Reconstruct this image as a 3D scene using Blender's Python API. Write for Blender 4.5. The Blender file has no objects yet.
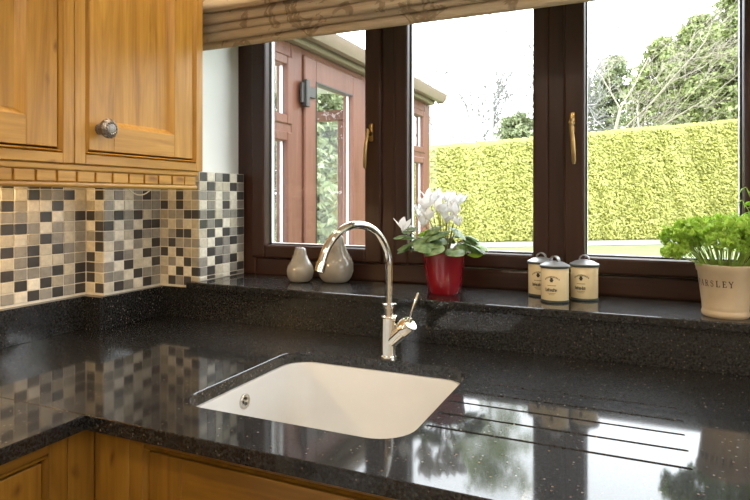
import bpy, bmesh, math, random
from mathutils import Vector, Matrix
random.seed(7)
PI = math.pi
S = bpy.context.scene
COL = S.collection

# ------------------------------------------------------------------ camera
A = math.radians(23.9)
cam_d = bpy.data.cameras.new('camera'); cam = bpy.data.objects.new('camera', cam_d); COL.objects.link(cam)
cam.location = (0, 0, 1.27); cam.rotation_euler = (PI/2, 0, A)
cam_d.sensor_width = 36; cam_d.lens = 587/750*36
cam_d.shift_y = -52/750; cam_d.clip_start = .02; cam_d.clip_end = 300
S.camera = cam
FV = Vector((-math.sin(A), math.cos(A), 0)); RV = Vector((math.cos(A), math.sin(A), 0))

# ------------------------------------------------------------------ sky, sun, exposure
W = bpy.data.worlds.new('overcast_sky'); S.world = W; W.use_nodes = True
bg = W.node_tree.nodes['Background']; bg.inputs[0].default_value = (.90, .96, 1.0, 1); bg.inputs[1].default_value = 6.2
sun_d = bpy.data.lights.new('sun', 'SUN'); sun_d.energy = 3.0; sun_d.angle = math.radians(25); sun_d.color = (1, .95, .82)
sun = bpy.data.objects.new('sun', sun_d); COL.objects.link(sun); sun.rotation_euler = (math.radians(48), 0, math.radians(22))
S.view_settings.view_transform = 'Standard'; S.view_settings.look = 'None'
S.view_settings.exposure = 0.35; S.view_settings.gamma = 1.0; S.view_settings.use_curve_mapping = False

# ------------------------------------------------------------------ node helpers
def mat(name):
    m = bpy.data.materials.new(name); m.use_nodes = True
    nt = m.node_tree; return m, nt, nt.nodes['Principled BSDF']
def node(nt, t, **kw):
    n = nt.nodes.new(t)
    for k, v in kw.items(): setattr(n, k, v)
    return n
def setin(n, **kw):
    for k, v in kw.items(): n.inputs[k.replace('_', ' ')].default_value = v
def ramp(nt, fac, stops, interp='LINEAR'):
    r = node(nt, 'ShaderNodeValToRGB'); r.color_ramp.interpolation = interp
    e = r.color_ramp.elements
    while len(e) < len(stops): e.new(.5)
    for i, (p, c) in enumerate(stops):
        e[i].position = p; e[i].color = (*c, 1) if len(c) == 3 else c
    if fac is not None: nt.links.new(fac, r.inputs[0])
    return r
def coords(nt, scale=(1, 1, 1), rand=True):
    tc = node(nt, 'ShaderNodeTexCoord'); mp = node(nt, 'ShaderNodeMapping'); mp.inputs['Scale'].default_value = scale
    if rand:
        oi = node(nt, 'ShaderNodeObjectInfo'); mu = node(nt, 'ShaderNodeVectorMath', operation='SCALE')
        mu.inputs[0].default_value = (3.1, 5.7, 4.3); nt.links.new(oi.outputs['Random'], mu.inputs['Scale'])
        ad = node(nt, 'ShaderNodeVectorMath', operation='ADD')
        nt.links.new(tc.outputs['Object'], ad.inputs[0]); nt.links.new(mu.outputs[0], ad.inputs[1])
        nt.links.new(ad.outputs[0], mp.inputs[0])
    else: nt.links.new(tc.outputs['Object'], mp.inputs[0])
    return mp.outputs[0]
def noise(nt, vec, scale, detail=3, rough=.5, dist=0):
    n = node(nt, 'ShaderNodeTexNoise'); setin(n, Scale=scale, Detail=detail, Roughness=rough, Distortion=dist)
    nt.links.new(vec, n.inputs['Vector']); return n
def mix(nt, fac, a, b, mode='MIX'):
    m = node(nt, 'ShaderNodeMix', data_type='RGBA', blend_type=mode)
    for i, v in ((0, fac), (6, a), (7, b)):
        if hasattr(v, 'links'): nt.links.new(v, m.inputs[i])
        else: m.inputs[i].default_value = v if i == 0 else (*v, 1)
    return m.outputs[2]
def bump(nt, bs, h, strength=.2, dist=.002):
    b = node(nt, 'ShaderNodeBump'); setin(b, Strength=strength, Distance=dist)
    nt.links.new(h, b.inputs['Height']); nt.links.new(b.outputs[0], bs.inputs['Normal'])

def simple(name, col, rough=.5, metal=0, var=.0, vscale=20, spec=.5, coat=0, bumpy=0):
    m, nt, bs = mat(name)
    bs.inputs['Roughness'].default_value = rough; bs.inputs['Metallic'].default_value = metal
    bs.inputs['Specular IOR Level'].default_value = spec; bs.inputs['Coat Weight'].default_value = coat
    bs.inputs['Coat Roughness'].default_value = .08
    n = noise(nt, coords(nt), vscale, 3)
    lo = tuple(c*(1-var) for c in col); hi = tuple(min(1, c*(1+var)) for c in col)
    r = ramp(nt, n.outputs[0], [(.3, lo), (.7, hi)]); nt.links.new(r.outputs[0], bs.inputs['Base Color'])
    if bumpy: bump(nt, bs, n.outputs[0], bumpy)
    return m
def wood(name, axis, lo, mid, hi, rough=.38, knots=True):
    m, nt, bs = mat(name)
    sc = [22, 22, 22]; sc[axis] = 2.2
    v = coords(nt, sc)
    n = noise(nt, v, 1.0, 6, .62, 1.1)
    r = ramp(nt, n.outputs[0], [(.34, lo), (.5, mid), (.66, hi)])
    sc2 = [120, 120, 120]; sc2[axis] = 3
    f = noise(nt, coords(nt, sc2), 1.0, 2)
    c = mix(nt, .35, r.outputs[0], ramp(nt, f.outputs[0], [(.3, lo), (.7, hi)]).outputs[0], 'MIX')
    big = noise(nt, coords(nt, (4, 4, 4)), 1.0, 2)
    c = mix(nt, .5, c, ramp(nt, big.outputs[0], [(.3, (.72, .66, .55)), (.7, (1, 1, 1))]).outputs[0], 'MULTIPLY')
    if knots:
        sk = [13, 13, 13]; sk[axis] = 7
        vo = node(nt, 'ShaderNodeTexVoronoi'); setin(vo, Scale=1.0, Randomness=1.0)
        nt.links.new(noise_warp(nt, coords(nt, sk), 2.5, .25), vo.inputs['Vector'])
        kr = ramp(nt, vo.outputs['Distance'], [(.03, (.30, .19, .12)), (.075, (.72, .62, .52)), (.13, (1, 1, 1))])
        c = mix(nt, .85, c, kr.outputs[0], 'MULTIPLY')
    nt.links.new(c, bs.inputs['Base Color']); setin(bs, Roughness=rough); bs.inputs['Coat Weight'].default_value = .12 if knots else 0
    bs.inputs['Specular IOR Level'].default_value = .5 if knots else .3
    bs.inputs['Coat Roughness'].default_value = .25
    bump(nt, bs, f.outputs[0], .12, .001)
    return m
def noise_warp(nt, vec, scale, amt):
    n = noise(nt, vec, scale, 2)
    s = node(nt, 'ShaderNodeVectorMath', operation='MULTIPLY_ADD'); s.inputs[1].default_value = (amt,)*3
    nt.links.new(n.outputs['Color'], s.inputs[0]); nt.links.new(vec, s.inputs[2]); return s.outputs[0]

M = {}
OAK = ((.33, .148, .018), (.54, .275, .044), (.66, .37, .078))
M['oak_z'] = wood('oak_grain_upright', 2, *OAK)
M['oak_y'] = wood('oak_grain_along', 1, *OAK)
M['oak_x'] = wood('oak_grain_across', 0, *OAK)
OAK_SHADED = ((.13, .054, .005), (.22, .100, .010), (.29, .145, .020))  # wall cabinet oak darkened, shade below the worktop put into the colour
M['base_z'] = wood('shaded_oak_upright', 2, *OAK_SHADED)
M['base_x'] = wood('shaded_oak_across', 0, *OAK_SHADED)
M['base_y'] = wood('shaded_oak_along', 1, *OAK_SHADED)
M['rebate'] = simple('stained_rebate', (.12, .05, .014), .5, var=.2)

def granite():
    m, nt, bs = mat('black_granite')
    v = coords(nt, rand=False)
    n = noise(nt, v, 210, 3, .75)
    base = ramp(nt, n.outputs[0], [(.38, (.003, .003, .0035)), (.52, (.009, .009, .0095)), (.68, (.030, .030, .030))])
    vo = node(nt, 'ShaderNodeTexVoronoi'); setin(vo, Scale=170); nt.links.new(v, vo.inputs['Vector'])
    sep = node(nt, 'ShaderNodeSeparateColor'); nt.links.new(vo.outputs['Color'], sep.inputs[0])
    pick = ramp(nt, sep.outputs[0], [(.88, (0, 0, 0)), (.89, (1, 1, 1))], 'LINEAR')
    small = ramp(nt, vo.outputs['Distance'], [(.2, (1, 1, 1)), (.3, (0, 0, 0))])
    fk = mix(nt, 1.0, pick.outputs[0], small.outputs[0], 'MULTIPLY')
    tint = ramp(nt, sep.outputs[1], [(.0, (.22, .14, .07)), (.5, (.06, .057, .053)), (1, (.26, .235, .20))])
    c = mix(nt, fk, base.outputs[0], tint.outputs[0])
    nt.links.new(c, bs.inputs['Base Color'])
    sm = noise(nt, v, 9, 3)
    rr = ramp(nt, sm.outputs[0], [(.3, (.05,)*3), (.7, (.08,)*3)]); nt.links.new(rr.outputs[0], bs.inputs['Roughness'])
    bs.inputs['Specular IOR Level'].default_value = .75
    b2 = node(nt, 'ShaderNodeBsdfPrincipled'); setin(b2, Roughness=.5); b2.inputs['Specular IOR Level'].default_value = .8
    nt.links.new(c, b2.inputs['Base Color'])
    mx = node(nt, 'ShaderNodeMixShader'); mx.inputs[0].default_value = .17
    nt.links.new(bs.outputs[0], mx.inputs[1]); nt.links.new(b2.outputs[0], mx.inputs[2])
    nt.links.new(mx.outputs[0], nt.nodes['Material Output'].inputs[0])
    return m
M['granite'] = granite()
M['grout'] = simple('tile_grout', (.62, .58, .5), .8, var=.08, vscale=60)
TILES = {'L': (.78, .73, .62), 'C': (.60, .545, .43), 'M': (.30, .28, .245), 'N': (.42, .37, .28), 'D': (.055, .05, .047)}
for k, c in TILES.items():
    m, nt, bs = mat('stone_tile_' + {'L': 'ivory', 'C': 'cream', 'M': 'grey', 'N': 'tan', 'D': 'charcoal'}[k])
    n = noise(nt, coords(nt), 70, 4, .6)
    oi = node(nt, 'ShaderNodeObjectInfo')
    r = ramp(nt, n.outputs[0], [(.3, tuple(x*.82 for x in c)), (.7, tuple(min(1, x*1.12) for x in c))])
    v = ramp(nt, oi.outputs['Random'], [(0, (.78,)*3), (1, (1, 1, 1))])
    nt.links.new(mix(nt, 1.0, r.outputs[0], v.outputs[0], 'MULTIPLY'), bs.inputs['Base Color'])
    setin(bs, Roughness=.33); M['tile_' + k] = m
M['paint'] = simple('wall_paint_pale', (.88, .90, .89), .7, var=.02, vscale=8)
M['paint_cream'] = simple('wall_paint_cream', (.50, .43, .33), .75, var=.03, vscale=6)
M['ceiling'] = simple('ceiling_paint', (.85, .84, .8), .8, var=.02, vscale=6)
M['floor'] = simple('floor_stone', (.20, .16, .12), .4, var=.15, vscale=5)
M['frame'] = wood('window_frame_rosewood', 2, (.028, .0115, .0085), (.039, .0165, .0115), (.053, .024, .017), .3, False)
M['frame_x'] = wood('window_frame_rosewood_across', 0, (.028, .0115, .0085), (.039, .0165, .0115), (.053, .024, .017), .3, False)
M['gasket'] = simple('black_rubber', (.01, .01, .01), .6)
M['spacer'] = simple('aluminium_spacer', (.82, .83, .84), .35, var=.03)
M['brass'] = simple('brass_handle', (.33, .22, .085), .3, 1, .05)
M['chrome'] = simple('polished_nickel', (.82, .78, .70), .07, 1, .01)
M['steel'] = simple('brushed_steel', (.6, .59, .56), .25, 1, .05)
M['pewter'] = simple('antique_pewter', (.30, .27, .25), .3, 1, .5, 400, bumpy=.4)
M['ceramic'] = simple('sink_ceramic', (.64, .645, .65), .16, var=.01)
M['pear'] = simple('grey_glazed_ceramic', (.235, .212, .178), .18, var=.12, vscale=30, coat=.5)
M['pear_stem'] = simple('pear_stem_metal', (.22, .2, .18), .35, .6)
M['red_pot'] = simple('red_glazed_ceramic', (.21, .005, .013), .1, var=.1, coat=1)
M['soil'] = simple('potting_soil', (.03, .018, .01), .9, var=.5, vscale=150)
M['enamel'] = simple('cream_enamel', (.72, .60, .38), .25, var=.03)
M['lid'] = simple('grey_metal_lid', (.27, .285, .30), .3, .35, .05)
M['lid_rim'] = simple('dark_green_rim', (.035, .045, .04), .35)
M['ink'] = simple('printed_ink', (.025, .02, .02), .6)
M['stoneware'] = simple('glazed_stoneware', (.50, .385, .25), .28, var=.08, vscale=25, coat=.3)
M['cable'] = simple('white_cable', (.7, .64, .5), .5)
M['white_plastic'] = simple('white_plastic', (.8, .8, .78), .4)
M['upvc'] = wood('conservatory_upvc', 2, (.10, .038, .024), (.135, .054, .034), (.165, .070, .046), .4, False)
M['gutter'] = simple('brown_gutter', (.21, .155, .125), .4, var=.06)
M['roofsheet'] = simple('roof_sheet', (.55, .53, .5), .5)
M['conswall'] = simple('conservatory_white', (.8, .8, .8), .7)
M['lock'] = simple('grey_hinge', (.045, .042, .04), .45, .3)
M['gravel'] = simple('path_gravel', (.18, .175, .155), .9, var=.2, vscale=30)
M['bark_pale'] = simple('pale_bark', (.24, .215, .17), .9, var=.3, vscale=15)
M['bark_grey'] = simple('grey_bark', (.27, .265, .26), .9, var=.2, vscale=8)
M['bark_dark'] = simple('dark_bark', (.10, .075, .055), .9, var=.3)
M['render'] = simple('house_render', (.6, .55, .48), .85, var=.05)

def leafmat(name, lo, hi, scale, trans=.35, rough=.5):
    m = bpy.data.materials.new(name); m.use_nodes = True; nt = m.node_tree; bs = nt.nodes['Principled BSDF']
    n = noise(nt, coords(nt), scale, 3)
    r = ramp(nt, n.outputs[0], [(.3, lo), (.7, hi)])
    nt.links.new(r.outputs[0], bs.inputs['Base Color']); setin(bs, Roughness=rough)
    tr = node(nt, 'ShaderNodeBsdfTranslucent'); nt.links.new(r.outputs[0], tr.inputs[0])
    mx = node(nt, 'ShaderNodeMixShader'); mx.inputs[0].default_value = trans
    nt.links.new(bs.outputs[0], mx.inputs[1]); nt.links.new(tr.outputs[0], mx.inputs[2])
    nt.links.new(mx.outputs[0], nt.nodes['Material Output'].inputs[0]); return m
M['hedge'] = leafmat('golden_hedge_leaf', (.30, .31, .075), (.40, .40, .115), 2.2, .35)
M['hedge_core'] = simple('hedge_core', (.24, .26, .06), .9, var=.2, vscale=6)
M['lawn'] = leafmat('lawn_grass', (.10, .13, .04), (.135, .165, .06), 3, .0, .9)
M['conifer'] = leafmat('conifer_needles', (.15, .20, .065), (.29, .33, .125), 3, .25)
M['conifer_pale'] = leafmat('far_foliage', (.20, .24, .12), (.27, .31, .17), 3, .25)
M['parsley'] = leafmat('parsley_leaf', (.27, .46, .04), (.52, .70, .13), 90, .55)
M['herb'] = leafmat('herb_leaf', (.22, .42, .03), (.40, .62, .08), 60, .5)
M['stem'] = leafmat('green_stem', (.35, .5, .08), (.45, .6, .12), 40, .3)
M['cyc_leaf'] = leafmat('cyclamen_leaf', (.06, .14, .03), (.30, .42, .20), 70, .3, .4)
M['cyc_young'] = leafmat('young_cyclamen_leaf', (.28, .48, .04), (.4, .6, .08), 50, .5)
M['petal'] = leafmat('white_petal', (.86, .86, .87), (.93, .93, .93), 40, .45)
M['cyc_stem'] = leafmat('cyclamen_stem', (.22, .14, .07), (.3, .26, .1), 40, .2)

def glassmat(name, refl=1.0, tint=(1, 1, 1)):
    m = bpy.data.materials.new(name); m.use_nodes = True; nt = m.node_tree; nt.nodes.remove(nt.nodes['Principled BSDF'])
    t = node(nt, 'ShaderNodeBsdfTransparent'); t.inputs[0].default_value = (*tint, 1)
    g = node(nt, 'ShaderNodeBsdfGlossy'); g.inputs['Roughness'].default_value = 0
    fr = node(nt, 'ShaderNodeFresnel'); fr.inputs[0].default_value = 1.5
    mu = node(nt, 'ShaderNodeMath', operation='MULTIPLY', use_clamp=True); mu.inputs[1].default_value = refl; nt.links.new(fr.outputs[0], mu.inputs[0])
    mx = node(nt, 'ShaderNodeMixShader'); nt.links.new(mu.outputs[0], mx.inputs[0])
    nt.links.new(t.outputs[0], mx.inputs[1]); nt.links.new(g.outputs[0], mx.inputs[2])
    nt.links.new(mx.outputs[0], nt.nodes['Material Output'].inputs[0]); return m
M['glass'] = glassmat('window_glass', .8)
M['glass2'] = glassmat('conservatory_glass', .6, (.92, .95, .94))

def fabric():
    m = bpy.data.materials.new('damask_fabric'); m.use_nodes = True; nt = m.node_tree; bs = nt.nodes['Principled BSDF']
    v = coords(nt, rand=False)
    w = noise_warp(nt, v, 9, .06)
    n = noise(nt, w, 11, 4, .55, 1.2)
    mask = ramp(nt, n.outputs[0], [(.57, (0, 0, 0)), (.60, (1, 1, 1)), (.64, (1, 1, 1)), (.67, (0, 0, 0))])
    th = noise(nt, coords(nt, (30, 30, 900), False), 1.0, 2)
    base = ramp(nt, th.outputs[0], [(.3, (.46, .36, .23)), (.7, (.60, .49, .33))])
    c = mix(nt, mask.outputs[0], base.outputs[0], (.30, .22, .13))
    nt.links.new(c, bs.inputs['Base Color']); setin(bs, Roughness=.55)
    bs.inputs['Sheen Weight'].default_value = .3
    tr = node(nt, 'ShaderNodeBsdfTranslucent'); nt.links.new(c, tr.inputs[0])
    mx = node(nt, 'ShaderNodeMixShader'); mx.inputs[0].default_value = .18
    nt.links.new(bs.outputs[0], mx.inputs[1]); nt.links.new(tr.outputs[0], mx.inputs[2])
    nt.links.new(mx.outputs[0], nt.nodes['Material Output'].inputs[0])
    return m
M['fabric'] = fabric()
def emit(name, col, s):
    m, nt, bs = mat(name); bs.inputs['Emission Color'].default_value = (*col, 1); bs.inputs['Emission Strength'].default_value = s; return m
M['lamp'] = emit('lamp_lens', (1, .8, .52), 12)

# ------------------------------------------------------------------ mesh helpers
def bx(bm, x0, x1, y0, y1, z0, z1, bev=0, seg=1):
    vs = [bm.verts.new((x, y, z)) for x in (x0, x1) for y in (y0, y1) for z in (z0, z1)]
    fs = [bm.faces.new([vs[i] for i in q]) for q in ((0,1,3,2),(4,6,7,5),(0,4,5,1),(2,3,7,6),(0,2,6,4),(1,5,7,3))]
    if bev:
        es = list({e for f in fs for e in f.edges})
        bmesh.ops.bevel(bm, geom=es, offset=bev, segments=seg, affect='EDGES', profile=.5)
    return bm
def lathe(bm, prof, seg=32, c=(0, 0, 0), sq=None):
    rings = []
    for r, z in prof:
        if r < 1e-5: rings.append([bm.verts.new((c[0], c[1], c[2]+z))])
        else: rings.append([bm.verts.new((c[0]+r*math.cos(2*PI*k/seg), c[1]+r*math.sin(2*PI*k/seg), c[2]+z)) for k in range(seg)])
    for a, b in zip(rings, rings[1:]):
        for k in range(seg):
            k2 = (k+1) % seg
            if len(a) == 1 and len(b) == 1: continue
            if len(a) == 1: bm.faces.new((a[0], b[k2], b[k]))
            elif len(b) == 1: bm.faces.new((a[k], a[k2], b[0]))
            else: bm.faces.new((a[k], a[k2], b[k2], b[k]))
    return bm
def tube(bm, pts, radii, seg=12, cap=True):
    pts = [Vector(p) for p in pts]
    if not hasattr(radii, '__len__'): radii = [radii]*len(pts)
    prev = None; rings = []
    for i, p in enumerate(pts):
        t = (pts[min(i+1, len(pts)-1)]-pts[max(i-1, 0)]).normalized()
        if prev is None:
            n = t.orthogonal().normalized()
        else:
            n = prev-t*prev.dot(t); n = n.normalized() if n.length > 1e-6 else t.orthogonal().normalized()
        prev = n; b = t.cross(n)
        rings.append([bm.verts.new(p+(n*math.cos(2*PI*k/seg)+b*math.sin(2*PI*k/seg))*radii[i]) for k in range(seg)])
    for a, b in zip(rings, rings[1:]):
        for k in range(seg): bm.faces.new((a[k], a[(k+1) % seg], b[(k+1) % seg], b[k]))
    if cap:
        bm.faces.new(rings[0][::-1]); bm.faces.new(rings[-1])
    return bm
def finish(bm, name, m, smooth=None):
    bmesh.ops.recalc_face_normals(bm, faces=bm.faces)
    me = bpy.data.meshes.new(name); bm.to_mesh(me); bm.free()
    if m is not None: me.materials.append(M[m] if isinstance(m, str) else m)
    if smooth is not None:
        for p in me.polygons: p.use_smooth = True
        try: me.set_sharp_from_angle(angle=math.radians(smooth))
        except Exception: pass
    return me
def link(me, name, parent=None, loc=None):
    o = bpy.data.objects.new(name, me); COL.objects.link(o)
    if loc is not None: o.location = loc
    if parent is not None:
        o.parent = parent
        if loc is None: o.matrix_parent_inverse = Matrix.Translation(origin(parent)).inverted()
    return o
def origin(o):
    v = Vector(o.location)
    if o.parent is not None:
        v = o.matrix_parent_inverse @ v + origin(o.parent)
    return v
def obj(name, bm, m, parent=None, smooth=None):        # mesh in world coordinates
    return link(finish(bm, name, m, smooth), name, parent)
def tag(o, label=None, cat=None, group=None, kind=None):
    if label: o['label'] = label
    if cat: o['category'] = cat
    if group: o['group'] = group
    if kind: o['kind'] = kind
    return o
def thing(name, loc, label, cat, group=None):
    o = bpy.data.objects.new(name, None); COL.objects.link(o); o.location = loc; o.empty_display_size = .05
    return tag(o, label, cat, group)
def B(*a, **k): return bx(bmesh.new(), *a, **k)
def struct(name, bm, m): return tag(obj(name, bm, m), kind='structure')
def rrect(x0, x1, y0, y1, r, n=8):
    out = []
    for cx, cy, a0 in ((x1-r, y1-r, 0), (x0+r, y1-r, PI/2), (x0+r, y0+r, PI), (x1-r, y0+r, 1.5*PI)):
        for k in range(n+1):
            a = a0+PI/2*k/n; out.append((cx+r*math.cos(a), cy+r*math.sin(a)))
    return out
def loop(bm, pts, z):
    vs = [bm.verts.new((x, y, z)) for x, y in pts]
    return vs, [bm.edges.new((vs[i], vs[(i+1) % len(vs)])) for i in range(len(vs))]
def bridge(bm, a, b):
    n = len(a)
    for i in range(n): bm.faces.new((a[i], a[(i+1) % n], b[(i+1) % n], b[i]))

# ------------------------------------------------------------------ the room
T = .91            # worktop top
SILL = 1.02
XL = -1.414        # left wall plaster, tile face is about 7 mm proud
XB = -1.348        # boxing plaster
YW = 1.397         # window wall plaster
XR0, XR1 = -1.222, .80   # window reveals
YF = 1.62          # window frame front
struct('floor', B(-2.6, 2.6, -2.6, 1.75, -.1, 0), 'floor')
struct('ceiling', B(-2.6, 2.6, -2.6, 1.75, 2.4, 2.6), 'ceiling')
wall_left = struct('wall_left', B(XL-.25, XL, -.9, YW, 0, 2.4), 'paint_cream')
wl2 = bx(bx(bmesh.new(), XL-.25, XL, -2.6, -2.1, 0, 2.4), XL-.25, XL, -2.1, -.9, 2.1, 2.4)
struct('wall_left_rear', wl2, 'paint_cream')
struct('wall_back', B(-1.65, 2.6, -2.75, -2.6, 0, 2.4), 'paint_cream')
bm = bmesh.new()
bx(bm, 2.4, 2.6, -2.6, -1.2, 0, 2.4); bx(bm, 2.4, 2.6, .8, 1.75, 0, 2.4); bx(bm, 2.4, 2.6, -1.2, .8, 0, 1.35); bx(bm, 2.4, 2.6, -1.2, .8, 2.1, 2.4)
struct('wall_right', bm, 'paint_cream')
bm = bmesh.new()
bx(bm, XL-.25, XR0, YW, 1.74, -.15, 2.4)           # left of the window
bx(bm, XR0, XR1, YW+.0, 1.74, -.15, .985)          # under the sill
bx(bm, XR1, 2.6, YW, 1.74, -.15, 2.4)              # right
bx(bm, XR0, XR1, YW, 1.74, 2.08, 2.4)              # lintel
wall_window = struct('wall_window', bm, 'paint')
wall_box = struct('wall_boxing', B(XL, XB, 1.184, YW, 0, 2.4), 'paint_cream')

# tiles, every one a child of its wall
tile_mesh = {}
def tile_me(w, h, k):
    key = (round(w, 4), round(h, 4), k)
    if key not in tile_mesh:
        bm = B(-w/2, w/2, -.004, .004, -h/2, h/2, bev=.0012)
        tile_mesh[key] = finish(bm, 'tile', 'tile_'+k)
    return tile_mesh[key]
def tile_field(parent, o, d, rot, pu, pz, cols, rows, pat, u_clip=None, z_lo=None):
    """o: start corner (x, y, ztop) at the plaster face, d: unit run direction, rot: turn of the tile about z"""
    nrm = Vector((math.sin(rot), -math.cos(rot), 0))
    for r in range(rows):
        zt = o[2]-r*pz; zb = zt-pz
        if z_lo is not None and zb < z_lo: zb = z_lo
        if zt-zb < .008: continue
        for c in range(cols):
            k = pat(r, c)
            w, h = pu-.0022, (zt-zb)-.0022
            t = link(tile_me(w, h, k), 'tile', parent)
            p = Vector((o[0], o[1], 0))+Vector(d)*(c+.5)*pu+nrm*(.003+random.uniform(-.0004, .0004))
            t.location = (p.x, p.y, (zt+zb)/2)
            t.rotation_euler = (random.uniform(-.006, .006), 0, rot+random.uniform(-.006, .006))
def pick(ch, warm):  # warm: yellower mix, lamp glow on those faces put into the tile colours
    if ch == 'D': return 'D' if random.random() < .86 else 'M'
    if ch == 'M': return random.choice('MMN' if warm else 'MMMC')
    return random.choice('LCC' if warm else 'LLLC')
def from_rows(rows, warm):
    def f(r, c):
        if r < len(rows) and 0 <= c < len(rows[r]): return pick(rows[r][c], warm)
        return pick(random.choice('DDMMMLLL'), warm)
    return f
PZ = .0287; ZT = 1.2925+PZ*2
LEFT = ['LLDMMDL', 'DMLLDLL', 'MMLDLMD', 'DDDLMLM', 'LLMDMLM', 'DMDLDMD', 'LMDLLMM', 'DDMMDLD', 'LDLDMDD', 'MLDMDMD']
off = 9
fl = from_rows(LEFT, True)
tile_field(wall_left, (XL, 1.176-.0346*16, ZT), (0, 1, 0), PI/2, .0346, PZ, 16, 12, lambda r, c: fl(r-2, c-off) if r > 1 and c >= off else pick(random.choice('DDMMMLLL'), True), z_lo=1.001)
obj('grout_bed', B(XL-.001, XL+.005, 1.176-.0346*16, 1.178, 1.0, ZT), 'grout', wall_left)
tile_field(wall_box, (XL+.006, 1.184, ZT), (1, 0, 0), 0, .0328, PZ, 2, 12, from_rows([['D','M'], ['L','D'], ['L','D'], ['M','L'], ['D','M'], ['L','D'], ['M','D'], ['L','D'], ['D','L'], ['D','M'], ['D','L'], ['L','D']], True), z_lo=1.001)
obj('grout_bed', B(XL+.004, XB+.0025, 1.179, 1.185, 1.0, ZT), 'grout', wall_box)
SIDE = ['MMMDMD', 'MMLMLM', 'MMMMDD', 'MLLMDM', 'MDMDMM', 'DLDLDD', 'MLMDMM', 'LMLMMD', 'LDMLDM', 'MLDMLD', 'DMLDMM', 'LDMLDM']
tile_field(wall_box, (XB, 1.179, ZT), (0, 1, 0), PI/2, .0352, PZ, 6, 12, from_rows(SIDE, False), z_lo=1.001)
obj('grout_bed', B(XB-.001, XB+.005, 1.18, YW, 1.0, ZT), 'grout', wall_box)
BACK = ['MMMMM', 'MLDLM', 'MLDLM', 'DMDMM', 'MDMDD', 'MLMLM', 'LMDDL', 'MDMMM', 'DLDMM', 'LDLDM', 'MLDLD', 'LDMDM']
tile_field(wall_window, (XB+.006, YW, ZT), (1, 0, 0), 0, .0303, PZ, 5, 12, from_rows(BACK, True), z_lo=1.001)
obj('grout_bed', B(XB, -1.1925, YW-.005, YW+.001, 1.0, ZT), 'grout', wall_window)
REV = ['DLMDLD', 'LDMLDM', 'MMLMLD', 'LMLDLM', 'MDLMMD', 'DMDLMM', 'LDLDMD', 'MLDMDM', 'LDMMLD', 'DLDMDM', 'MDLLMD', 'LDMLDM']
tile_field(wall_window, (-1.1985, 1.392, 1.349), (0, 1, 0), PI/2, .0366, PZ, 6, 12, from_rows(REV, False), z_lo=SILL+.001)
obj('grout_bed', B(XR0-.001, -1.1935, 1.3925, 1.613, SILL, 1.349), 'grout', wall_window)

# ------------------------------------------------------------------ window_1
win = thing('window_1', (0, YF, SILL), None, None); tag(win, kind='structure')
FZ0, FZ1 = SILL-.002, 2.07
FX0, FX1 = -1.224, .798
def profile_bar(bm, x0, x1, z0, z1, y0=YF, y1=1.69, b=.006): return bx(bm, x0, x1, y0, y1, z0, z1, b, 2)
obj('frame_jamb', profile_bar(bmesh.new(), FX0, -1.15, FZ0, FZ1), 'frame', win)
obj('frame_jamb', profile_bar(bmesh.new(), .752, FX1, FZ0, FZ1), 'frame', win)
obj('frame_bottom_rail', profile_bar(bmesh.new(), -1.152, .754, FZ0, 1.072), 'frame_x', win)
obj('frame_head', profile_bar(bmesh.new(), -1.152, .754, 2.02, FZ1), 'frame_x', win)
obj('mullion', profile_bar(bmesh.new(), -.705, -.652, 1.07, 2.03), 'frame', win)
obj('mullion', profile_bar(bmesh.new(), -.215, -.163, 1.07, 2.03), 'frame', win)
obj('mullion', profile_bar(bmesh.new(), .276, .322, 1.07, 2.03), 'frame', win)
def sash(x0, x1, gx0, gx1, y0, z0=1.074, gz0=1.117, z1=2.022, gz1=1.97):
    s = obj('sash', bx(bmesh.new(), x0, gx0, y0, 1.675, z0, z1, .007, 2), 'frame', win)
    obj('sash_stile', bx(bmesh.new(), gx1, x1, y0, 1.675, z0, z1, .007, 2), 'frame', s)
    obj('sash_bottom_rail', bx(bmesh.new(), gx0-.003, gx1+.003, y0+.001, 1.674, z0, gz0, .007, 2), 'frame_x', s)
    obj('sash_top_rail', bx(bmesh.new(), gx0-.003, gx1+.003, y0+.001, 1.674, gz1, z1, .007, 2), 'frame_x', s)
    bm = bmesh.new()
    for q in ((gx0, gx0+.004, gz0, gz1), (gx1-.004, gx1, gz0, gz1), (gx0, gx1, gz0, gz0+.005), (gx0, gx1, gz1-.004, gz1)):
        bx(bm, q[0], q[1], 1.6465, 1.659, q[2], q[3])
    obj('glazing_spacer', bm, 'spacer', s)
    bm = bmesh.new()
    for q in ((gx0, gx0+.003, gz0, gz1), (gx1-.003, gx1, gz0, gz1), (gx0, gx1, gz0, gz0+.003)):
        bx(bm, q[0], q[1], 1.640, 1.6455, q[2], q[3])
    obj('gasket', bm, 'gasket', s)
    bm = bmesh.new(); vs = [bm.verts.new(p) for p in ((gx0, 1.646, gz0), (gx1, 1.646, gz0), (gx1, 1.646, gz1), (gx0, 1.646, gz1))]; bm.faces.new(vs)
    obj('glass_pane', bm, 'glass', s)
    return s
def handle(s, x, y, z, side):
    h = obj('handle', B(x-.007, x+.007, y-.006, y, z-.012, z+.042, bev=.004, seg=2), 'brass', s, 40)
    bm = bmesh.new()
    tube(bm, [(x, y-.006, z+.01), (x, y-.028, z+.012)], .007, 10)
    tube(bm, [(x, y-.028, z+.022), (x, y-.033, z+.0), (x+side*.004, y-.037, z-.04), (x+side*.006, y-.037, z-.085), (x+side*.006, y-.035, z-.095)], [.0045, .005, .0056, .0056, .0035], 10)
    for v in bm.verts: pass
    me = finish(bm, 'handle_lever', 'brass', 50)
    link(me, 'handle_lever', s)
s1 = sash(-1.162, -.693, -1.108, -.748, 1.608)
s2 = sash(-.656, -.211, -.612, -.252, 1.616)
s3 = sash(-.172, .286, -.119, .233, 1.608)
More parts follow.
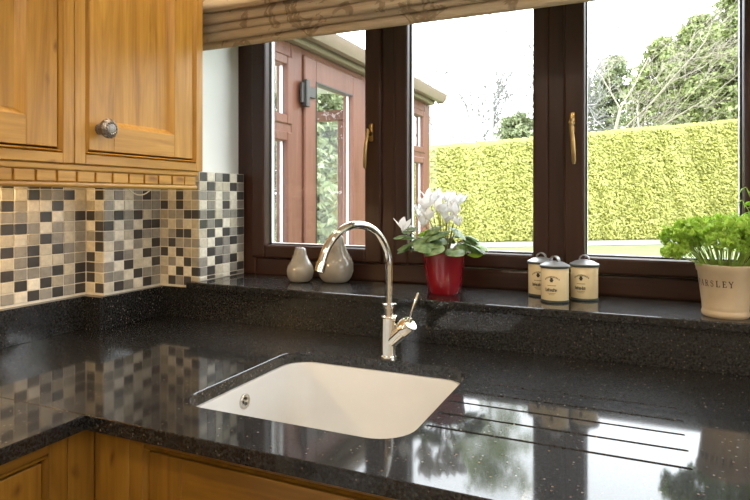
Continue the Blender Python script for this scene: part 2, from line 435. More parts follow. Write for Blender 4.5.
s4 = sash(.318, .76, .362, .716, 1.616)
handle(s1, -.724, 1.608, 1.452, -1); handle(s3, -.149, 1.608, 1.452, 1)

# window sill
sill = obj('window_sill', bx(bmesh.new(), -1.222, XR1+.03, 1.368, YF+.03, 1.0, SILL, .003, 2), 'granite')
tag(sill, 'polished black granite window sill holding the pots and pears', 'sill')

# ------------------------------------------------------------------ worktops, upstands
def worktop():
    bm = bmesh.new(); edges = []
    outer = [(-1.41, .6965), (1.9, .6965), (1.9, 1.395), (-1.41, 1.395)]
    ov, oe = loop(bm, outer, T-.0012)
    ov_in, oe_in = loop(bm, [(-1.4088, .6977), (1.8988, .6977), (1.8988, 1.3938), (-1.4088, 1.3938)], T)
    bridge(bm, ov, ov_in); edges += oe_in
    hv, he = loop(bm, rrect(-.7435, -.3105, .8005, 1.2035, .062), T); edges += he
    hv0, _ = loop(bm, rrect(-.742, -.312, .802, 1.202, .0605), T-.0015)
    slots = []
    for i in range(5):
        y = 1.128-.0612*i
        pv, pe = loop(bm, rrect(-.303, .07, y-.0036, y+.0036, .0034, 3), T); edges += pe; slots.append((y, pv))
    bmesh.ops.triangle_fill(bm, edges=edges, use_beauty=True)
    bridge(bm, hv, hv0)
    hv1, _ = loop(bm, rrect(-.742, -.312, .802, 1.202, .0605), T-.025); bridge(bm, hv0, hv1)
    for y, pv in slots:
        lv, _ = loop(bm, rrect(-.302, .069, y-.0024, y+.0024, .0022, 3), T-.0035); bridge(bm, pv, lv); bm.faces.new(lv)
    bv, be = loop(bm, outer, T-.025); bridge(bm, ov, bv)
    bmesh.ops.triangle_fill(bm, edges=be+[bm.edges.get((hv1[i], hv1[(i+1) % len(hv1)])) for i in range(len(hv1))], use_beauty=True)
    return bm
wt = obj('granite_worktop', worktop(), 'granite')
tag(wt, 'black granite worktop under the window with sink cutout and drainer grooves', 'worktop')
wt2 = obj('granite_worktop', B(-1.41, -.8335, -.9, .6955, T-.025, T, bev=.0012), 'granite')
tag(wt2, 'black granite worktop run along the left wall below the tiles', 'worktop')
def upst(x0, x1, y0, y1, label):
    tag(obj('granite_upstand', B(x0, x1, y0, y1, T, 1.0, bev=.0012), 'granite'), label, 'upstand', None)
upst(XL, -1.384, -.9, 1.1515, 'low black granite upstand along left wall, nearest the camera')
upst(XL, -1.3245, 1.152, 1.184, 'narrow black granite upstand strip across the end of the corner boxing')
upst(XB, -1.324, 1.1845, 1.3848, 'short black granite upstand between the boxing end and the window wall')
upst(XB, 1.9, 1.385, YW, 'long black granite upstand under the window sill')

# ------------------------------------------------------------------ sink
def sink():
    t = thing('sink', (-.53, .995, .73), 'white ceramic undermounted sink bowl set in the black worktop', 'sink')
    bm = bmesh.new(); prev = None
    for dx, z, r in ((.03, -.0255, .07), (-.006, -.0255, .055), (-.007, -.03, .055), (-.012, -.13, .055), (-.022, -.19, .06), (-.05, -.208, .06), (-.1, -.212, .06)):
        lv, _ = loop(bm, rrect(-.742-dx, -.312+dx, .802-dx, 1.202+dx, r), T+z)
        if prev: bridge(bm, prev, lv)
        prev = lv
    bm.faces.new(prev)
    o = obj('bowl', bm, 'ceramic', t, 40)
    sol = o.modifiers.new('thick', 'SOLIDIFY'); sol.thickness = -.008; sol.offset = 1
    bm = bmesh.new(); lathe(bm, [(0, .004), (.034, .004), (.04, 0), (.04, -.003)], 32, (-.53, .995, T-.211))
    obj('drain', bm, 'steel', t, 40)
    # overflow on the left wall
    bm = bmesh.new(); lathe(bm, [(0, .001), (.008, .001), (.012, .004), (.0145, .004), (.0155, .001), (.0155, -.002)], 28)
    me = finish(bm, 'overflow', 'steel', 40)
    ov = link(me, 'overflow', t); ov.matrix_parent_inverse = Matrix.Identity(4)
    ov.location = Vector((-.7325, .992, T-.057))-Vector(t.location); ov.rotation_euler = (0, PI/2-.05, 0)
    bm = bmesh.new()
    for k in range(3):
        a = 2*PI*k/3+.5; lathe(bm, [(0, .0018), (.003, .0018), (.003, .0008)], 10, (.006*math.cos(a), .006*math.sin(a), .0005))
    h = link(finish(bm, 'overflow_hole', 'gasket'), 'overflow_hole', ov); h.matrix_parent_inverse = Matrix.Identity(4)
sink()

# ------------------------------------------------------------------ tap
def tap():
    bx_, by_ = -.509, 1.228
    t = thing('mixer_tap', (bx_, by_, T), 'polished nickel swan neck mixer tap behind the sink', 'tap')
    bm = bmesh.new()
    lathe(bm, [(0, .0), (.0205, 0), (.0205, .004), (.018, .006), (.0180, .008), (.0180, .086), (.019, .088), (.019, .092), (.0180, .094), (.013, .096), (.0125, .112), (.0165, .114), (.0165, .121), (.012, .123), (.0, .123)], 36, (bx_, by_, T))
    obj('body', bm, 'chrome', t, 35)
    th = math.radians(-110); d = Vector((math.cos(th), math.sin(th), 0)); R = .103; zc = T+.2
    pts = [Vector((bx_, by_, T+.12)), Vector((bx_, by_, T+.16))]
    for k in range(0, 25):
        a = math.radians(163)*k/24
        pts.append(Vector((bx_, by_, zc))+d*(R-R*math.cos(a))+Vector((0, 0, R*math.sin(a))))
    e = pts[-1]
    w = (pts[-1]-pts[-2]).normalized(); pts.append(e+w*.004)
    bm = bmesh.new(); tube(bm, pts, .0088, 20); obj('spout', bm, 'chrome', t, 50)
    bm = bmesh.new(); tube(bm, [e-w*.006, e+w*.0, e+w*.0003, e+w*.019, e+w*.021], [.0088, .0092, .0102, .0102, .0085], 20)
    obj('aerator', bm, 'chrome', t, 40)
    o = Vector((bx_, by_, T+.032)); u = Vector((.72, -.10, .68)).normalized()
    bm = bmesh.new()
    tube(bm, [o, o+u*.046, o+u*.0462, o+u*.049, o+u*.0492, o+u*.070, o+u*.074], [.0165, .0165, .0155, .0155, .0205, .0205, .018], 28)
    obj('valve', bm, 'chrome', t, 40)
    c = o+u*.064; v = Vector((.33, -.03, .94)).normalized()
    bm = bmesh.new(); tube(bm, [c+v*.008, c+v*.02, c+v*.021, c+v*.078, c+v*.08], [.0048, .0048, .0032, .0032, .002], 12)
    obj('lever', bm, 'chrome', t, 40)
tap()

# ------------------------------------------------------------------ wall cabinets on the left wall
XC = -1.075       # face of the frames
def bead_frame(bm, u0, u1, z0, z1, w, d0, d1, P):
    """four mitred bars around a rectangle; P maps (u, depth, z) to world"""
    o = [(u0, z0), (u1, z0), (u1, z1), (u0, z1)]; i = [(u0+w, z0+w), (u1-w, z0+w), (u1-w, z1-w), (u0+w, z1-w)]
    for k in range(4):
        a, b, c, d = o[k], o[(k+1) % 4], i[(k+1) % 4], i[k]
        lo = [bm.verts.new(P(q[0], d0, q[1])) for q in (a, b, c, d)]
        am = [((a[0]+d[0])/2, (a[1]+d[1])/2), ((b[0]+c[0])/2, (b[1]+c[1])/2)]
        hi = [bm.verts.new(P(q[0], d1, q[1])) for q in am]
        bm.faces.new((lo[0], lo[1], hi[1], hi[0])); bm.faces.new((hi[0], hi[1], lo[2], lo[3]))
def slope_frame(bm, u0, u1, z0, z1, w, dA, dB, P):
    o = [(u0, z0), (u1, z0), (u1, z1), (u0, z1)]; i = [(u0+w, z0+w), (u1-w, z0+w), (u1-w, z1-w), (u0+w, z1-w)]
    vo = [bm.verts.new(P(q[0], dA, q[1])) for q in o]; vi = [bm.verts.new(P(q[0], dB, q[1])) for q in i]
    bridge(bm, vo, vi); bm.faces.new(vi)
def cab_front(t, P, u0, u1, z0, z1, fl, fr, fb, ft, stile, rail, knob_u=None, mats=('oak_z', 'oak_y'), trail=None, knob_z=None, sep_panel=False):
    """face frame with an inset panelled door; P(u, depth, z): depth 0 is the frame face, positive is towards the room"""
    def box(a0, a1, d0, d1, c0, c1, b=.0015):
        bm = bmesh.new(); bx(bm, a0, a1, d0, d1, c0, c1, b)
        for v in bm.verts: v.co = P(v.co.x, v.co.y, v.co.z)
        return bm
    mv, mh = mats
    obj('frame_stile', box(u0+.0006, u0+fl, -.022, 0, z0, z1), mv, t); obj('frame_stile', box(u1-fr, u1-.0006, -.022, 0, z0, z1), mv, t)
    obj('frame_rail', box(u0+fl, u1-fr, -.022, -.0002, z0, z0+fb), mh, t); obj('frame_rail', box(u0+fl, u1-fr, -.022, -.0002, z1-ft, z1), mh, t)
    a0, a1, c0, c1 = u0+fl, u1-fr, z0+fb, z1-ft
    bm = bmesh.new(); bead_frame(bm, a0-.0005, a1+.0005, c0-.0005, c1+.0005, .008, -.009, .0022, P); obj('cock_bead', bm, mv, t)
    obj('carcass_lining', box(a0, a1, -.030, -.0255, c0, c1, 0), 'rebate', t)
    g = .0105
    a0 += g; a1 -= g; c0 += g; c1 -= g
    d = obj('door', box(a0, a0+stile, -.0185, -.003, c0, c1), mv, t)
    obj('door_stile', box(a1-stile, a1, -.0185, -.003, c0, c1), mv, d)
    tr = trail or rail
    obj('door_rail', box(a0+stile, a1-stile, -.0185, -.0032, c0, c0+rail, .0008), mh, d)
    obj('door_rail', box(a0+stile, a1-stile, -.0185, -.0032, c1-tr, c1, .0008), mh, d)
    bm = bmesh.new(); slope_frame(bm, a0+stile-.0005, a1-stile+.0005, c0+rail-.0005, c1-tr+.0005, .013, -.0038, -.0195, P)
    obj('door_panel', bm, mv, d)
    if knob_u is not None:
        bm = bmesh.new()
        lathe(bm, [(0, 0), (.010, 0), (.010, .002), (.0055, .004), (.005, .010), (.009, .013), (.0155, .0165), (.0175, .021), (.0165, .026), (.012, .030), (.006, .032), (0, .0325)], 32)
        for k in range(14):
            an = 2*PI*k/14
            for rr, zz in ((.0160, .0245), (.0105, .0305)):
                bmesh.ops.create_icosphere(bm, subdivisions=1, radius=.0027, matrix=Matrix.Translation((rr*math.cos(an+rr*20), rr*math.sin(an+rr*20), zz)))
        R = Matrix.Rotation(PI/2, 4, 'Y'); p = P(knob_u, -.003, knob_z)
        for v in bm.verts: v.co = R @ (v.co*1.22) + Vector(p)
        obj('knob', bm, 'pewter', d, 50)
Pl = lambda u, d, z: Vector((XC+d, u, z))
def wall_cab(y0, y1, label, **kw):
    t = thing('wall_cabinet', ((XC+XL)/2, (y0+y1)/2, 1.342), label, 'cabinet')
    xb = XL+.006
    bm = bmesh.new(); bx(bm, xb, XC-.0225, y0+.001, y0+.018, 1.342, 2.2); bx(bm, xb, XC-.0225, y1-.018, y1-.001, 1.342, 2.2)
    bx(bm, xb, XC-.0225, y0+.018, y1-.018, 1.352, 1.37); bx(bm, xb, XC-.0225, y0+.018, y1-.018, 2.182, 2.2)
    obj('carcass', bm, 'oak_z', t)
    cab_front(t, Pl, y0, y1, 1.342, 2.2, **kw)
wall_cab(.871, 1.271, 'honey oak wall cabinet beside the window with a dark round knob', fl=.027, fr=.0265, fb=.0215, ft=.03, stile=.0675, rail=.0575, knob_u=.936, knob_z=1.4215)
wall_cab(.40, .8705, 'honey oak wall cabinet left of the knobbed one, cut off by the frame', fl=.03, fr=.027, fb=.0215, ft=.03, stile=.068, rail=.0575)

# dentil pelmet
pel = thing('dentil_pelmet', (XC, .85, 1.29), 'oak pelmet moulding with square dentil blocks under the wall cabinets', 'moulding')
xp = XC-.014
obj('backing_board', B(xp-.018, xp, .40, 1.252, 1.296, 1.3415), 'oak_y', pel)
obj('top_fillet', B(xp-.001, xp+.008, .40, 1.258, 1.3285, 1.3418, bev=.003, seg=2), 'oak_y', pel)
bm = bmesh.new(); tube(bm, [(xp+.002, .40, 1.298), (xp+.002, 1.254, 1.298), (xp+.002, 1.257, 1.298)], [.0062, .0062, .003], 12); obj('bead', bm, 'oak_y', pel, 50)
dm = finish(B(-.0035, .0035, -.0205, .0205, -.011, .011, bev=.001), 'dentil_block', 'oak_y')
for k in range(18):
    y = 1.209+.0235-.0467*k
    if y < .42: break
    link(dm, 'dentil_block', pel, Vector((xp+.0033, y+(-.003 if k == 0 else 0), 1.3155))-Vector(pel.location))
# warm light under the left wall cabinet
ul = thing('under_cabinet_light', (-1.2, .62, 1.352), 'slim warm under cabinet light hidden behind the oak pelmet', 'light')
obj('housing', B(-1.225, -1.175, .5, .74, 1.336, 1.3515, bev=.003), 'white_plastic', ul)
obj('lens', B(-1.22, -1.18, .51, .73, 1.333, 1.3365), 'lamp', ul)
for yy in (.55, .62, .69):
    ld = bpy.data.lights.new('under_cabinet_lamp', 'POINT'); ld.energy = 1.9; ld.color = (1, .70, .34); ld.shadow_soft_size = .015
    lo = bpy.data.objects.new('under_cabinet_lamp', ld); COL.objects.link(lo); lo.parent = ul; lo.location = (0, yy-.62, -.036)
# cable under the pelmet
bm = bmesh.new()
pts = []
for k in range(13):
    u = k/12; pts.append((XC-.03, 1.035+.085*u, 1.299-.022*math.sin(PI*u)**.8+(.003 if k in (0, 12) else 0)))
tube(bm, pts, .0016, 8)
tag(obj('cable', bm, 'cable', None, 60), 'thin pale cable drooping below the oak pelmet', 'cable')

# ------------------------------------------------------------------ base cabinets
YB = .735; XBC = -.858
Pm = lambda u, d, z: Vector((u, YB-d, z))
Pb = lambda u, d, z: Vector((XBC+d, u, z))
ZB1 = T-.0255
def base_cab(P, u0, u1, label, mats, cat_loc, carc, **kw):
    t = thing('base_cabinet', cat_loc, label, 'cabinet')
    bm = bmesh.new()
    for c in carc: bx(bm, *c)
    obj('carcass', bm, mats[0], t)
    cab_front(t, P, u0, u1, .12, ZB1, mats=mats, **kw)
    return t
m_carc = lambda x0, x1: [(x0+.002, x0+.018, YB+.024, 1.37, .1, ZB1), (x1-.018, x1-.002, YB+.024, 1.37, .1, ZB1), (x0+.018, x1-.018, YB+.024, 1.37, .1, .118)]
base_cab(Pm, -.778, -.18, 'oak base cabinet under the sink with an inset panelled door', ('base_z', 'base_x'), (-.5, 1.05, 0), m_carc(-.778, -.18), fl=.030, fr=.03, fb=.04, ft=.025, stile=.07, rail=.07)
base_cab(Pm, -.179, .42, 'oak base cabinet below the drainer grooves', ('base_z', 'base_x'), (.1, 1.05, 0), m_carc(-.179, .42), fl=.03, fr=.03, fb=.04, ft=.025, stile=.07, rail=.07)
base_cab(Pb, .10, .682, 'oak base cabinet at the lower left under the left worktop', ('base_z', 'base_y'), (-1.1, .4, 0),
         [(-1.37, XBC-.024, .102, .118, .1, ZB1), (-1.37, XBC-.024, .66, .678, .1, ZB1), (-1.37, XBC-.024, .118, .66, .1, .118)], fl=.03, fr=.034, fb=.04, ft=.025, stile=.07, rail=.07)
post = obj('corner_post', bx(bx(bmesh.new(), XBC-.022, XBC, .6825, YB-.0005, .12, ZB1, .001), XBC, -.7785, YB, YB+.022, .12, ZB1, .001), 'base_z')
tag(post, 'plain oak corner post where the two base cabinet runs meet', 'cabinet post')
tag(obj('plinth', bx(bx(bmesh.new(), XBC-.06, XBC-.045, -.9, YB+.05, 0, .099), XBC-.045, 1.9, YB+.05, YB+.065, 0, .099), 'base_x'), 'oak plinth along the floor under the base cabinets', 'plinth')

# ------------------------------------------------------------------ roman blind
def blind():
    t = thing('roman_blind', (-.4, 1.34, 1.7), 'beige patterned roman blind gathered in soft folds above the window', 'blind')
    N = 190; x0, x1 = -1.27, .88
    # (y, z) profile from the front fall down through the stacked folds
    prof = [(1.360, 2.3), (1.350, 2.1), (1.336, 1.93), (1.318, 1.868), (1.308, 1.842), (1.314, 1.829), (1.338, 1.832)]
    lips = [(1.305, 1.795), (1.316, 1.760), (1.326, 1.740), (1.336, 1.723)]
    for i, (y, z) in enumerate(lips):
        prof += [(y+.014, z+.045), (y+.002, z+.022), (y-.003, z+.006), (y+.003, z-.003), (y+.016, z), (y+.022, z+.012)]
    prof += [(1.352, 1.735), (1.346, 1.708), (1.348, 1.697), (1.356, 1.697), (1.36, 1.73), (1.362, 1.9), (1.366, 2.3)]
    bm = bmesh.new(); rows = []
    for i in range(N+1):
        x = x0+(x1-x0)*i/N; r = []
        for j, (y, z) in enumerate(prof):
            w = math.sin(x*5.2+j*.35)*.004+math.sin(x*11+j*.8)*.0022+math.sin(x*2.3+1)*.003
            low = 1 if z < 1.9 else .4
            edge = j >= len(prof)-6
            r.append(bm.verts.new((x, y+(0 if edge else w*.7*low), z+(0 if edge else w*.9*low))))
        rows.append(r)
    for a, b in zip(rows, rows[1:]):
        for j in range(len(prof)-1): bm.faces.new((a[j], a[j+1], b[j+1], b[j]))
    obj('fabric', bm, 'fabric', t, 80)
    obj('headrail', B(x0, x1, 1.364, 1.394, 2.27, 2.31), 'paint', t)
blind()

# ------------------------------------------------------------------ ceramic pears
def spline(pts, n=6):
    out = []
    P = [pts[0]]+pts+[pts[-1]]
    for i in range(1, len(P)-2):
        for k in range(n):
            t = k/n
            out.append(tuple(.5*((2*P[i][c])+(-P[i-1][c]+P[i+1][c])*t+(2*P[i-1][c]-5*P[i][c]+4*P[i+1][c]-P[i+2][c])*t*t+(-P[i-1][c]+3*P[i][c]-3*P[i+1][c]+P[i+2][c])*t**3) for c in (0, 1)))
    return out+[pts[-1]]
def pear(x, y, w, h, label, stem_h):
    t = thing('ceramic_pear', (x, y, SILL), label, 'ornament')
    pr = [(0, .0), (.30, .0), (.44, .10), (.5, .28), (.46, .46), (.34, .62), (.25, .76), (.22, .88), (.17, .97), (.08, 1.0), (0, .985)]
    bm = bmesh.new(); lathe(bm, [(max(0, r*w), z*h) for r, z in spline(pr, 4)], 36, (x, y, SILL)); obj('body', bm, 'pear', t, 80)
    z = SILL+h*.97
    bm = bmesh.new(); tube(bm, [(x, y, z), (x+.001, y, z+stem_h*.5), (x+.003, y, z+stem_h)], [.0022, .002, .003], 8); obj('stem', bm, 'pear_stem', t, 60)
pear(-.916, 1.515, .082, .103, 'small grey ceramic pear with a stub stem on the sill', .013)
pear(-.816, 1.553, .108, .142, 'large grey ceramic pear on the sill behind the tap spout', .012)

# ------------------------------------------------------------------ cyclamen in red pot
def cyclamen():
    c = Vector((-.462, 1.494, SILL))
    t = thing('potted_cyclamen', c, 'white flowering cyclamen in a glossy dark red pot on the sill', 'plant')
    bm = bmesh.new()
    lathe(bm, [(0, 0), (.040, 0), (.043, .003), (.047, .03), (.055, .085), (.0585, .1), (.0595, .106), (.058, .109), (.0555, .107), (.052, .085), (0, .085)], 40, c); obj('pot', bm, 'red_pot', t, 40)
    bm = bmesh.new(); lathe(bm, [(0, .094), (.03, .096), (.0535, .092)], 20, c); obj('soil', bm, 'soil', t)
    rnd = random.Random(3)
    def leaf_mesh(w, mname, k):
        bm = bmesh.new(); n = 18; ctr = bm.verts.new((0, 0, 0)); rim = []; mid = []
        for i in range(n):
            a = 2*PI*i/n
            r = w*(.82+.22*math.cos(a)) * (1 if abs(a-PI) > .5 else .55)
            z = -.15*w*(r/w)**2+.05*w*math.sin(3*a+k)
            mid.append(bm.verts.new((r*.5*math.cos(a)+.3*w, r*.5*math.sin(a), .06*w)))
            rim.append(bm.verts.new((r*math.cos(a)+.3*w, r*math.sin(a), z)))
        for i in range(n):
            j = (i+1) % n; bm.faces.new((mid[i], rim[i], rim[j], mid[j])); bm.faces.new((ctr, mid[i], mid[j]))
        return finish(bm, 'leaf', mname, 80)
    old = [leaf_mesh(.03, 'cyc_leaf', k) for k in range(3)]; young = [leaf_mesh(.026, 'cyc_young', k) for k in range(2)]
    specs = []   # dx right, dd towards window, z, size, young
    for i in range(34):
        a = rnd.uniform(0, 2*PI); rr = .02+.075*math.sqrt(rnd.random())
        specs.append((rr*math.cos(a)-.012, rr*math.sin(a)*.8, .118+.052*(1-rr/.1)+rnd.uniform(-.008, .02), rnd.uniform(.75, 1.15), rnd.random() < .22))
    specs += [(-.088, -.01, .128, 1.0, False), (-.1, .01, .150, .9, False), (-.075, .0, .168, 1.0, False), (.062, -.03, .128, 1.1, False), (.085, -.02, .125, 1.0, True), (.062, -.045, .108, .95, True), (-.03, -.05, .13, 1.1, False), (.02, -.06, .12, 1.0, False), (.03, -.02, .165, 1.0, False), (-.02, -.02, .175, 1.05, False)]
    for dx, dd, z, s, yg in specs:
        o = link(rnd.choice(young if yg else old), 'leaf', t, (0, 0, 0))
        p = RV*dx+FV*dd
        o.location = p+Vector((0, 0, z)); o.scale = (s, s, s)
        az = math.atan2(p.y, p.x)+rnd.uniform(-.5, .5)
        o.rotation_euler = (rnd.uniform(-.35, .35), rnd.uniform(.0, .55), az)
        bm = bmesh.new(); q = Vector((0, 0, .094))+p*.25
        tube(bm, [q, q.lerp(o.location, .5)+Vector((0, 0, .012)), o.location], .0011, 5)
        link(finish(bm, 'leaf_stalk', 'cyc_stem', 60), 'leaf_stalk', t, (0, 0, 0))
    def petal_flower(k):
        bm = bmesh.new(); r = random.Random(k)
        for i in range(5):
            a = 2*PI*i/5+r.uniform(-.2, .2); tilt = r.uniform(.15, 1.0); L = r.uniform(.03, .037); w = .0098
            rows = []
            for j in range(6):
                u = j/5; ww = w*math.sin(PI*min(1, .12+u*.88)**.8)+.001
                out = .004+L*u*math.sin(tilt)*(1-.1*u); up = L*u*math.cos(tilt*.8)
                tw = a+.5*u
                rw = []
                for s in (-1, 0, 1):
                    rw.append(bm.verts.new((out*math.cos(tw)-s*ww*math.sin(tw), out*math.sin(tw)+s*ww*math.cos(tw), up+(.003 if s else 0))))
                rows.append(rw)
            for p, q in zip(rows, rows[1:]):
                for s in (0, 1): bm.faces.new((p[s], p[s+1], q[s+1], q[s]))
        bmesh.ops.create_icosphere(bm, subdivisions=1, radius=.0055)
        return finish(bm, 'flower', 'petal', 80)
    fm = [petal_flower(k) for k in range(4)]
    # dx, dd, z of the flower centres above the sill
    for i, (dx, dd, z, s) in enumerate([(-.110, -.02, .168, 1.0), (-.094, .01, .155, .7), (-.052, -.01, .222, 1.1), (-.036, .02, .238, 1.1), (-.02, -.02, .218, 1.0), (-.056, .0, .178, 1.0), (.022, .01, .228, 1.15), (.03, -.015, .206, 1.05), (.006, .0, .188, 1.0), (-.002, .02, .208, .95), (.014, .02, .24, .9), (-.064, .02, .20, 1.0), (-.044, -.03, .195, .9), (.042, .02, .235, .95), (.034, -.03, .18, .8), (-.012, .03, .245, .95)]):
        p = RV*dx+FV*dd+Vector((0, 0, z))
        f = link(rnd.choice(fm), 'flower', t, (0, 0, 0)); f.location = p; f.scale = (s, s, s); f.rotation_euler = (rnd.uniform(-.3, .3), rnd.uniform(-.3, .3), rnd.uniform(0, 6))
        q = Vector((0, 0, .094))+(RV*dx+FV*dd)*.2
        bm = bmesh.new(); tube(bm, [q, q.lerp(p, .6)+Vector((0, 0, .012)), p+Vector((0, 0, .006)), p], [.0014, .0013, .0012, .0012], 6)
        link(finish(bm, 'flower_stalk', 'cyc_stem', 60), 'flower_stalk', t, (0, 0, 0))
cyclamen()

# ------------------------------------------------------------------ enamel canisters
def wrap(pts2, c, r, az0, z0):
    """flat (u, v) to a cylinder surface"""
    return [(c[0]+r*math.cos(az0+u/r), c[1]+r*math.sin(az0+u/r), z0+v) for u, v in pts2]
def canister(x, y, label, seed, rot):
    t = thing('enamel_canister', (x, y, SILL), label, 'canister', 'cream canisters on the sill')
    c = (x, y, SILL); r = .0325
    bm = bmesh.new(); lathe(bm, [(0, .001), (.0305, .001), (.0315, .004), (r, .006), (r, .081), (.0318, .083), (0, .083)], 40, c); obj('body', bm, 'enamel', t, 40)
    bm = bmesh.new(); lathe(bm, [(.030, 0), (.0328, 0), (.0335, .0025), (.0328, .005), (.0322, .006)], 40, c); obj('base_rim', bm, 'lid_rim', t, 40)
    bm = bmesh.new(); lathe(bm, [(.0325, .0835), (.0345, .0835), (.0352, .0865), (.0345, .0885), (.032, .089), (.022, .0945), (.010, .0975), (0, .098)], 40, c); ld = obj('lid', bm, 'lid', t, 40)
    bm = bmesh.new(); lathe(bm, [(.0335, .0815), (.0356, .082), (.0358, .0865), (.0350, .0872), (.0335, .0865)], 40, c); obj('lid_rim', bm, 'lid_rim', ld, 40)
    bm = bmesh.new(); d = Vector((math.cos(rot), math.sin(rot), 0)); rows = []
    nrm = d.cross(Vector((0, 0, 1)))
    for k in range(15):
        a = PI*k/14; p = Vector(c)+d*(-.013*math.cos(a))+Vector((0, 0, .0945+.0155*math.sin(a)**.8))
        q = Vector(c)+d*(-.0112*math.cos(a))+Vector((0, 0, .0935+.0138*math.sin(a)**.8))
        rows.append([bm.verts.new(p+nrm*.005), bm.verts.new(p-nrm*.005), bm.verts.new(q-nrm*.005), bm.verts.new(q+nrm*.005)])
    for a_, b_ in zip(rows, rows[1:]):
        for k in range(4): bm.faces.new((a_[k], a_[(k+1) % 4], b_[(k+1) % 4], b_[k]))
    obj('lid_handle', bm, 'lid', ld, 50)
    # printed marks
    rnd = random.Random(seed); bm = bmesh.new(); az = math.atan2(-y, -x)-.24; rr = r+.0003
    def quad(u0, u1, v0, v1, sk=0):
        n = max(1, int(abs(u1-u0)/.003)); prev = None
        for k in range(n+1):
            u = u0+(u1-u0)*k/n
            a = bm.verts.new(wrap([(u, v0)], c, rr, az, 0)[0]); b = bm.verts.new(wrap([(u+sk, v1)], c, rr, az, 0)[0])
            a.co.z += SILL; b.co.z += SILL
            if prev: bm.faces.new((prev[0], a, b, prev[1]))
            prev = (a, b)
    for k in range(11):                       # arched line of small capitals
        u = -.0165+.0033*k; v = .0625-26*u*u*.9
        quad(u, u+.0009, v-.002, v+.002); quad(u+.0015, u+.0022, v-.002, v+.002)
        quad(u, u+.0022, v+(.0012 if k % 2 else -.0006), v+(.002 if k % 2 else .0004))
    quad(-.0045, .0045, .0525, .0560); quad(-.003, .003, .0495, .0600)      # emblem
    for k in range(8):                       # small line
        quad(-.010+.0026*k, -.0085+.0026*k, .0405, .0425)
    u = -.0155
    for k in range(7):                       # bold word
        w = rnd.uniform(.0034, .0045); hh = .0355 if (k in (0, 2, 5)) else .0335
        quad(u, u+.0014, .0270, hh); quad(u+w-.0014, u+w-.0003, .0270, .0335)
        v = rnd.choice((.0270, .0298, .0322)); quad(u, u+w-.0004, v, v+.0013); u += w
    quad(-.0095, .0095, .0225, .0233); quad(-.0065, .0065, .0195, .0202)
    obj('print', bm, 'ink', t)
canister(-.221, 1.556, 'cream canister at the back left, partly hidden by the front one', 1, -.25)
canister(-.178, 1.479, 'cream canister standing in front of the other two', 2, -.55)
canister(-.115, 1.538, 'cream canister on the right of the three, under the mullion', 3, -.15)

# ------------------------------------------------------------------ herb pots
GLY = {  # strokes on a 1 x 1.4 cell: polylines, thick flag
 'P': [([(.25, 0), (.25, 1.4)], 1), ([(.25, 1.36), (.62, 1.36), (.82, 1.2), (.82, .92), (.62, .74), (.25, .74)], 0), ([(.08, 0), (.44, 0)], 0), ([(.08, 1.4), (.3, 1.4)], 0)],
 'A': [([(.1, 0), (.5, 1.4)], 0), ([(.5, 1.4), (.9, 0)], 1), ([(.26, .5), (.74, .5)], 0), ([(0, 0), (.24, 0)], 0), ([(.7, 0), (1.04, 0)], 0)],
 'R': [([(.25, 0), (.25, 1.4)], 1), ([(.25, 1.36), (.62, 1.36), (.8, 1.22), (.8, .94), (.62, .76), (.25, .76)], 0), ([(.5, .76), (.88, 0)], 1), ([(.08, 0), (.44, 0)], 0), ([(.8, 0), (1.02, 0)], 0), ([(.08, 1.4), (.3, 1.4)], 0)],
 'S': [([(.8, 1.05), (.78, 1.25), (.6, 1.38), (.38, 1.36), (.24, 1.2), (.25, .98)], 0), ([(.25, .98), (.5, .76), (.74, .56)], 1), ([(.74, .56), (.8, .3), (.66, .06), (.42, .0), (.24, .1), (.2, .36)], 0)],
 'L': [([(.25, 0), (.25, 1.4)], 1), ([(.08, .02), (.85, .02)], 0), ([(.85, 0), (.88, .34)], 0), ([(.08, 1.4), (.44, 1.4)], 0)],
 'E': [([(.25, 0), (.25, 1.4)], 1), ([(.08, .02), (.84, .02)], 0), ([(.84, 0), (.88, .32)], 0), ([(.08, 1.38), (.8, 1.38)], 0), ([(.8, 1.4), (.82, 1.1)], 0), ([(.25, .72), (.62, .72)], 0), ([(.62, .58), (.62, .86)], 0)],
 'Y': [([(.08, 1.4), (.5, .7)], 1), ([(.92, 1.4), (.5, .7)], 0), ([(.5, .7), (.5, 0)], 1), ([(.3, 0), (.7, 0)], 0), ([(-.02, 1.4), (.24, 1.4)], 0), ([(.76, 1.4), (1.02, 1.4)], 0)]}
